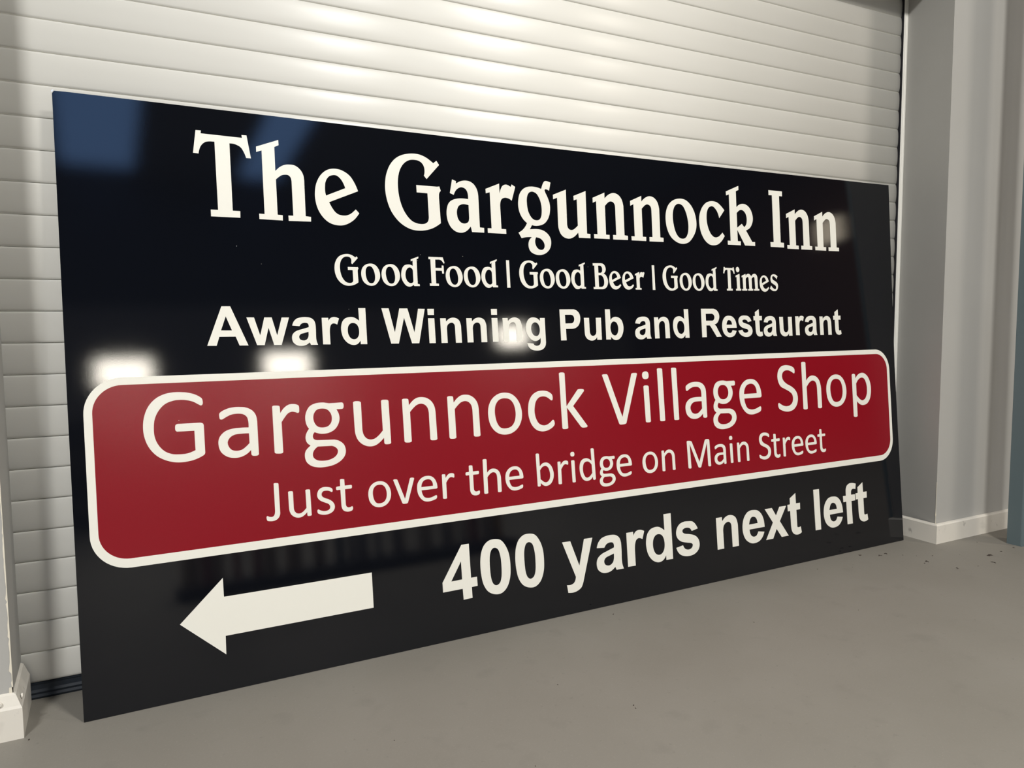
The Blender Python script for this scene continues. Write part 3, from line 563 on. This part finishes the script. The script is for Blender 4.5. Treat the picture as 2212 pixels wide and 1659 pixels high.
TEXT = [  # line, character, glyph, left edge and baseline on the board in mm, scale
    ('heading', 'T', 'IT', 305.5, 1219.3, 1),
    ('heading', 'h', 'Ih', 461.2, 1219.3, 1),
    ('heading', 'e', 'Ie', 612.1, 1219.4, 1),
    ('heading', 'G', 'IG', 814.8, 1219.4, 1),
    ('heading', 'a', 'Ia', 1002.6, 1219.5, 1),
    ('heading', 'r', 'Ir', 1136.8, 1219.5, 1),
    ('heading', 'g', 'Ig', 1245.1, 1219.5, 1),
    ('heading', 'u', 'Iu', 1378.6, 1219.5, 1),
    ('heading', 'n', 'In', 1530.9, 1219.6, 1),
    ('heading', 'n', 'In', 1684.7, 1219.6, 1),
    ('heading', 'o', 'Io', 1837.3, 1219.6, 1),
    ('heading', 'c', 'Ic', 1991.1, 1219.7, 1),
    ('heading', 'k', 'Ik', 2124.3, 1219.7, 1),
    ('heading', 'I', 'II', 2342.6, 1219.7, 1),
    ('heading', 'n', 'In', 2432.5, 1219.8, 1),
    ('heading', 'n', 'In', 2588.5, 1219.8, 1),
    ('motto', 'G', 'IG', 655.8, 1049.3, 0.394),
    ('motto', 'o', 'Io', 731.0, 1049.3, 0.394),
    ('motto', 'o', 'Io', 790.7, 1049.3, 0.394),
    ('motto', 'd', 'Jd', 850.1, 1049.3, 1),
    ('motto', 'F', 'JF', 936.8, 1049.3, 1),
    ('motto', 'o', 'Io', 989.5, 1049.3, 0.394),
    ('motto', 'o', 'Io', 1048.7, 1049.3, 0.394),
    ('motto', 'd', 'Jd', 1107.8, 1049.4, 1),
    ('motto', '|', 'J|', 1195.3, 1049.4, 1),
    ('motto', 'G', 'IG', 1240.2, 1049.4, 0.394),
    ('motto', 'o', 'Io', 1314.2, 1049.4, 0.394),
    ('motto', 'o', 'Io', 1373.4, 1049.5, 0.394),
    ('motto', 'd', 'Jd', 1432.8, 1049.5, 1),
    ('motto', 'B', 'JB', 1518.6, 1049.5, 1),
    ('motto', 'e', 'Ie', 1583.1, 1049.5, 0.394),
    ('motto', 'e', 'Ie', 1636.7, 1049.5, 0.394),
    ('motto', 'r', 'Ir', 1691.0, 1049.6, 0.394),
    ('motto', '|', 'J|', 1765.0, 1049.6, 1),
    ('motto', 'G', 'IG', 1810.7, 1049.6, 0.394),
    ('motto', 'o', 'Io', 1886.6, 1049.6, 0.394),
    ('motto', 'o', 'Io', 1946.4, 1049.6, 0.394),
    ('motto', 'd', 'Jd', 2007.2, 1049.7, 1),
    ('motto', 'T', 'IT', 2094.2, 1049.7, 0.394),
    ('motto', 'i', 'Ji', 2153.3, 1049.7, 1),
    ('motto', 'm', 'Jm', 2184.0, 1049.7, 1),
    ('motto', 'e', 'Ie', 2275.3, 1049.8, 0.394),
    ('motto', 's', 'Js', 2327.6, 1049.8, 1),
    ('award', 'A', 'AA', 315.8, 884.9, 1),
    ('award', 'w', 'Aw', 415.1, 884.1, 1),
    ('award', 'a', 'Aa', 530.3, 883.2, 1),
    ('award', 'r', 'Ar', 612.9, 882.5, 1),
    ('award', 'd', 'Ad', 665.8, 882.1, 1),
    ('award', 'W', 'AW', 784.8, 881.2, 1),
    ('award', 'i', 'Ai', 925.2, 880.3, 1),
    ('award', 'n', 'An', 964.4, 880.3, 1),
    ('award', 'n', 'An', 1049.5, 880.2, 1),
    ('award', 'i', 'Ai', 1134.3, 880.2, 1),
    ('award', 'n', 'An', 1172.7, 880.2, 1),
    ('award', 'g', 'Ag', 1254.1, 880.1, 1),
    ('award', 'P', 'AP', 1381.1, 880.1, 1),
    ('award', 'u', 'Au', 1473.7, 880.0, 1),
    ('award', 'b', 'Ab', 1559.0, 880.0, 1),
    ('award', 'a', 'Aa', 1679.8, 880.0, 1),
    ('award', 'n', 'An', 1763.5, 879.9, 1),
    ('award', 'd', 'Ad', 1846.5, 879.9, 1),
    ('award', 'R', 'AR', 1978.1, 879.8, 1),
    ('award', 'e', 'Ae', 2075.9, 879.8, 1),
    ('award', 's', 'As', 2154.4, 879.7, 1),
    ('award', 't', 'At', 2233.7, 879.7, 1),
    ('award', 'a', 'Aa', 2284.2, 879.7, 1),
    ('award', 'u', 'Au', 2368.8, 879.6, 1),
    ('award', 'r', 'Ar', 2455.8, 879.6, 1),
    ('award', 'a', 'Aa', 2507.0, 879.6, 1),
    ('award', 'n', 'An', 2592.2, 879.5, 1),
    ('award', 't', 'At', 2672.0, 879.5, 1),
    ('shop', 'G', 'CG', 158.4, 596.0, 1),
    ('shop', 'a', 'Ca', 331.0, 595.7, 1),
    ('shop', 'r', 'Cr', 469.0, 595.4, 1),
    ('shop', 'g', 'Cg', 548.4, 595.2, 1),
    ('shop', 'u', 'Cu', 688.4, 595.0, 1),
    ('shop', 'n', 'Cn', 832.5, 594.7, 1),
    ('shop', 'n', 'Cn', 973.7, 594.4, 1),
    ('shop', 'o', 'Co', 1106.9, 594.2, 1),
    ('shop', 'c', 'Cc', 1247.2, 593.9, 1),
    ('shop', 'k', 'Ck', 1366.9, 593.6, 1),
    ('shop', 'V', 'CV', 1533.7, 593.2, 1),
    ('shop', 'i', 'Ci', 1699.7, 592.8, 1),
    ('shop', 'l', 'Cl', 1764.6, 592.7, 1),
    ('shop', 'l', 'Cl', 1827.2, 592.5, 1),
    ('shop', 'a', 'Ca', 1884.2, 592.4, 1),
    ('shop', 'g', 'Cg', 2010.7, 592.1, 1),
    ('shop', 'e', 'Ce', 2143.2, 591.8, 1),
    ('shop', 'S', 'CS', 2340.5, 591.3, 1),
    ('shop', 'h', 'Ch', 2475.9, 591.0, 1),
    ('shop', 'o', 'Co', 2611.2, 590.7, 1),
    ('shop', 'p', 'Cp', 2765.7, 590.3, 1),
    ('directions', 'J', 'DJ', 440.4, 419.8, 1),
    ('directions', 'u', 'Cu', 498.9, 419.8, 0.5665),
    ('directions', 's', 'Ds', 574.8, 419.8, 1),
    ('directions', 't', 'Dt', 628.9, 419.8, 1),
    ('directions', 'o', 'Co', 719.0, 419.9, 0.5665),
    ('directions', 'v', 'Dv', 793.7, 419.9, 1),
    ('directions', 'e', 'Ce', 865.0, 419.9, 0.5665),
    ('directions', 'r', 'Cr', 944.2, 419.9, 0.5665),
    ('directions', 't', 'Dt', 1021.3, 419.9, 1),
    ('directions', 'h', 'Ch', 1079.9, 419.9, 0.5665),
    ('directions', 'e', 'Ce', 1154.7, 419.9, 0.5665),
    ('directions', 'b', 'Db', 1265.8, 420.0, 1),
    ('directions', 'r', 'Cr', 1344.7, 420.0, 0.5665),
    ('directions', 'i', 'Ci', 1394.5, 420.0, 0.5665),
    ('directions', 'd', 'Dd', 1427.5, 420.0, 1),
    ('directions', 'g', 'Cg', 1504.1, 420.0, 0.5665),
    ('directions', 'e', 'Ce', 1574.6, 419.8, 0.5665),
    ('directions', 'o', 'Co', 1682.8, 419.4, 0.5665),
    ('directions', 'n', 'Cn', 1766.6, 419.2, 0.5665),
    ('directions', 'M', 'DM', 1881.1, 418.8, 1),
    ('directions', 'a', 'Ca', 2007.4, 418.4, 0.5665),
    ('directions', 'i', 'Ci', 2081.4, 418.2, 0.5665),
    ('directions', 'n', 'Cn', 2118.9, 418.0, 0.5665),
    ('directions', 'S', 'CS', 2229.3, 417.7, 0.5665),
    ('directions', 't', 'Dt', 2294.3, 417.5, 1),
    ('directions', 'r', 'Cr', 2355.0, 417.3, 0.5665),
    ('directions', 'e', 'Ce', 2401.9, 417.1, 0.5665),
    ('directions', 'e', 'Ce', 2477.1, 416.9, 0.5665),
    ('directions', 't', 'Dt', 2547.0, 416.7, 1),
    ('distance', '4', 'L4', 929.1, 113.3, 1),
    ('distance', '0', 'L0', 1055.0, 113.3, 1),
    ('distance', '0', 'L0', 1175.2, 113.3, 1),
    ('distance', 'y', 'Ly', 1346.5, 113.3, 1),
    ('distance', 'a', 'Aa', 1475.3, 113.3, 1.562),
    ('distance', 'r', 'Ar', 1600.1, 113.3, 1.562),
    ('distance', 'd', 'Ad', 1680.9, 113.3, 1.562),
    ('distance', 's', 'Ls', 1810.6, 113.3, 1),
    ('distance', 'n', 'An', 1999.1, 113.3, 1.562),
    ('distance', 'e', 'Ae', 2126.0, 113.3, 1.562),
    ('distance', 'x', 'Lx', 2241.8, 113.3, 1),
    ('distance', 't', 'At', 2362.3, 113.3, 1.562),
    ('distance', 'l', 'Ll', 2507.6, 113.3, 1),
    ('distance', 'e', 'Ae', 2561.0, 113.3, 1.562),
    ('distance', 'f', 'Lf', 2677.0, 113.3, 1),
    ('distance', 't', 'At', 2752.3, 113.3, 1.562),
]
ARROW = [[324.4, 289.6], [324.8, 240.8], [717.3, 239.6], [717.6, 140.6], [324.2, 140.6], [323.5, 93.2], [218.3, 189.9]]

# ------------------------------------------------------------------ the signboard
sign = link('signboard', None, label='large glossy black roadside sign with white lettering and red panel leaning on the shutter', cat='sign')
U = Vector((0.9999493587360124, 0.01006379468379574, 0.0))
W = Vector((-0.0009086210786666227, 0.09028155814919983, 0.9959158672628367))
N = W.cross(U)
ms = Matrix((U, N, W)).transposed().to_4x4()
sign.matrix_world = Matrix.Translation((0.0, -0.19282056981721807, 0.0006)) @ ms

# sheet outline in mm (u to the right, v up); the upper left corner is knocked off
OUT = [(0, 0), (3042, 0), (3040.5, 750), (3060, 1510.5), (2972, 1509), (2048, 1502), (1054, 1498), (37, 1498.6), (5.5, 1498), (1.2, 1491.5), (-0.4, 740)]
TH = 3.0
bm = bmesh.new()
fr = [bm.verts.new((u * 0.001, 0.0, v * 0.001)) for u, v in OUT]
bk = [bm.verts.new((u * 0.001, TH * 0.001, v * 0.001)) for u, v in OUT]
ff = bm.faces.new(fr)
fb = bm.faces.new(bk[::-1])
n = len(OUT)
sides = []
for i in range(n):
    f = bm.faces.new((fr[i], bk[i], bk[(i + 1) % n], fr[(i + 1) % n]))
    f.material_index = 1
    if i == 8:
        f.material_index = 2
me = to_mesh('sheet', bm)
me.materials.append(M['board'])
me.materials.append(M['core'])
me.materials.append(M['chip'])
link('sheet', me, parent=sign)
# bent metal skin at the knocked corner
bm = bmesh.new()
pts = [(0.6, 1493.2), (4.6, 1499.0), (3.4, 1500.2), (1.0, 1499.0), (-0.8, 1496.5)]
fr = [bm.verts.new((u * 0.001, -0.0007, v * 0.001)) for u, v in pts]
bk = [bm.verts.new((u * 0.001, 0.002, v * 0.001)) for u, v in pts]
bm.faces.new(fr)
bm.faces.new(bk[::-1])
for i in range(5):
    bm.faces.new((fr[i], bk[i], bk[(i + 1) % 5], fr[(i + 1) % 5]))
link('bent_corner', to_mesh('bent_corner', bm), M['chip'], parent=sign, label='bright bent metal corner')


def spline(tokens):
    """contour in tenths of a millimetre; '~' marks a smooth point (Catmull-Rom), others are corners"""
    P = []
    for t in tokens.split():
        s = t[0] == '~'
        x_, y_ = t.lstrip('~').split(',')
        P.append((float(x_), float(y_), s))
    n = len(P)
    out = []
    for i in range(n):
        p0, p1, p2, p3 = P[i - 1], P[i], P[(i + 1) % n], P[(i + 2) % n]
        out.append((p1[0], p1[1]))
        if not (p1[2] or p2[2]):
            continue
        if not p1[2]:
            p0 = (p1[0] * 2 - p2[0] + (p3[0] - p2[0]) * -0.0 - 0, p1[1] * 2 - p2[1], 0)
            # natural end: bend like the next span
            p0 = (p1[0] - (p2[0] - p1[0]) + 0.5 * (p3[0] - 2 * p2[0] + p1[0]), p1[1] - (p2[1] - p1[1]) + 0.5 * (p3[1] - 2 * p2[1] + p1[1]), 0)
        if not p2[2]:
            q = P[i - 1]
            p3 = (p2[0] + (p2[0] - p1[0]) + 0.5 * (q[0] - 2 * p1[0] + p2[0]), p2[1] + (p2[1] - p1[1]) + 0.5 * (q[1] - 2 * p1[1] + p2[1]), 0)
        # centripetal parametrisation
        def dist(a_, b_):
            return max(1e-3, math.hypot(a_[0] - b_[0], a_[1] - b_[1])) ** 0.5
        t0 = 0.0
        t1 = t0 + dist(p0, p1)
        t2 = t1 + dist(p1, p2)
        t3 = t2 + dist(p2, p3)
        for k_ in range(1, 5):
            t = t1 + (t2 - t1) * k_ / 5
            r = []
            for c in (0, 1):
                A1 = (t1 - t) / (t1 - t0) * p0[c] + (t - t0) / (t1 - t0) * p1[c]
                A2 = (t2 - t) / (t2 - t1) * p1[c] + (t - t1) / (t2 - t1) * p2[c]
                A3 = (t3 - t) / (t3 - t2) * p2[c] + (t - t2) / (t3 - t2) * p3[c]
                B1 = (t2 - t) / (t2 - t0) * A1 + (t - t0) / (t2 - t0) * A2
                B2 = (t3 - t) / (t3 - t1) * A2 + (t - t1) / (t3 - t1) * A3
                r.append((t2 - t) / (t2 - t1) * B1 + (t - t1) / (t2 - t1) * B2)
            out.append(tuple(r))
    return out


def flat(name, contours, thick):
    """closed contours (metres) -> thin solid in the local XZ plane, front face at y = -thick, back face sunk to y = +0.0003"""
    cu = bpy.data.curves.new(name, 'CURVE')
    cu.dimensions = '2D'
    cu.fill_mode = 'BOTH'
    cu.extrude = (thick + 0.0003) / 2
    for c in contours:
        sp_ = cu.splines.new('POLY')
        sp_.points.add(len(c) - 1)
        for q, (x_, y_) in enumerate(c):
            sp_.points[q].co = (x_, y_, 0, 1)
        sp_.use_cyclic_u = True
    ob = bpy.data.objects.new(name, cu)
    COL.objects.link(ob)
    dg = bpy.context.evaluated_depsgraph_get()
    me = bpy.data.meshes.new_from_object(ob.evaluated_get(dg))
    bpy.data.objects.remove(ob)
    bpy.data.curves.remove(cu)
    # curve lies in XY with depth along Z: turn it up into XZ, facing -Y
    mid = -(thick - 0.0003) / 2
    for v in me.vertices:
        x_, y_, z_ = v.co
        v.co = (x_, mid - z_, y_)
    me.name = name
    me.materials.clear()
    for p in me.polygons:
        p.use_smooth = False
    return me


def rrect(u0, v0, u1, v1, r, n=14):
    pts = []
    for cx, cy, a0 in ((u1 - r, v1 - r, 0), (u0 + r, v1 - r, 90), (u0 + r, v0 + r, 180), (u1 - r, v0 + r, 270)):
        for i in range(n + 1):
            a_ = math.radians(a0 + 90 * i / n)
            pts.append(((cx + r * math.cos(a_)) * 0.001, (cy + r * math.sin(a_)) * 0.001))
    return pts


me = flat('white_border', [rrect(31.5, 349.3, 3003.5, 813.6, 87), rrect(50, 371.6, 2988, 795, 67)], 0.0005)
me.materials.append(M['vinyl'])
link('white_border', me, parent=sign, label='white rounded border strip')
me = flat('red_panel', [rrect(49.4, 371.0, 2988.6, 795.6, 67.4)], 0.0003)
me.materials.append(M['red'])
red = link('red_panel', me, parent=sign, label='crimson rounded panel')
me = flat('arrow', [[(a_ * 0.001, b_ * 0.001) for a_, b_ in ARROW]], 0.0005)
me.materials.append(M['vinyl'])
link('arrow', me, parent=sign, label='white arrow pointing left')
cache = {}
for line, ch, key, u0, v0, s in TEXT:
    kk = (key, s, line in ('shop', 'directions'))
    if kk not in cache:
        cs = [[(x_ * s * 0.0001, y_ * s * 0.0001) for x_, y_ in spline(c)] for c in GLYPHS[key].split(' | ')]
        m_ = flat('letter', cs, 0.0007 if kk[2] else 0.0005)
        m_.materials.append(M['vinyl'])
        cache[kk] = m_
    nm = 'digit' if ch.isdigit() else 'divider_bar' if ch == '|' else 'letter'
    o = link(nm, cache[kk], parent=red if kk[2] else sign)
    o.location = (u0 * 0.001, 0, v0 * 0.001)
# dust specks and tiny scratches caught by the light on the black sheet
bm = bmesh.new()
DUST = [(783, 1092, 3), (912, 1140, 2), (1048, 1140, 2), (902, 1122, 1.5), (900, 1062, 1.5), (745, 1104, 1.5), (400, 1145, 2), (460, 1100, 1.5), (690, 980, 1.5), (1500, 1120, 1.5), (2100, 700, 2), (240, 700, 2), (2320, 448, 2)]
for u_, v_, s_ in DUST:
    c = [bm.verts.new(((u_ + s_ * 0.5 * math.cos(q)) * 0.001, -0.0009, (v_ + s_ * 0.35 * math.sin(q)) * 0.001)) for q in (0, 1.2, 2.4, 3.7, 5.0)]
    d_ = bm.verts.new((u_ * 0.001, -0.0014, v_ * 0.001))
    for i in range(5):
        bm.faces.new((c[i], c[(i + 1) % 5], d_))
link('dust', to_mesh('dust', bm), M['vinyl'], parent=sign, kind='stuff')
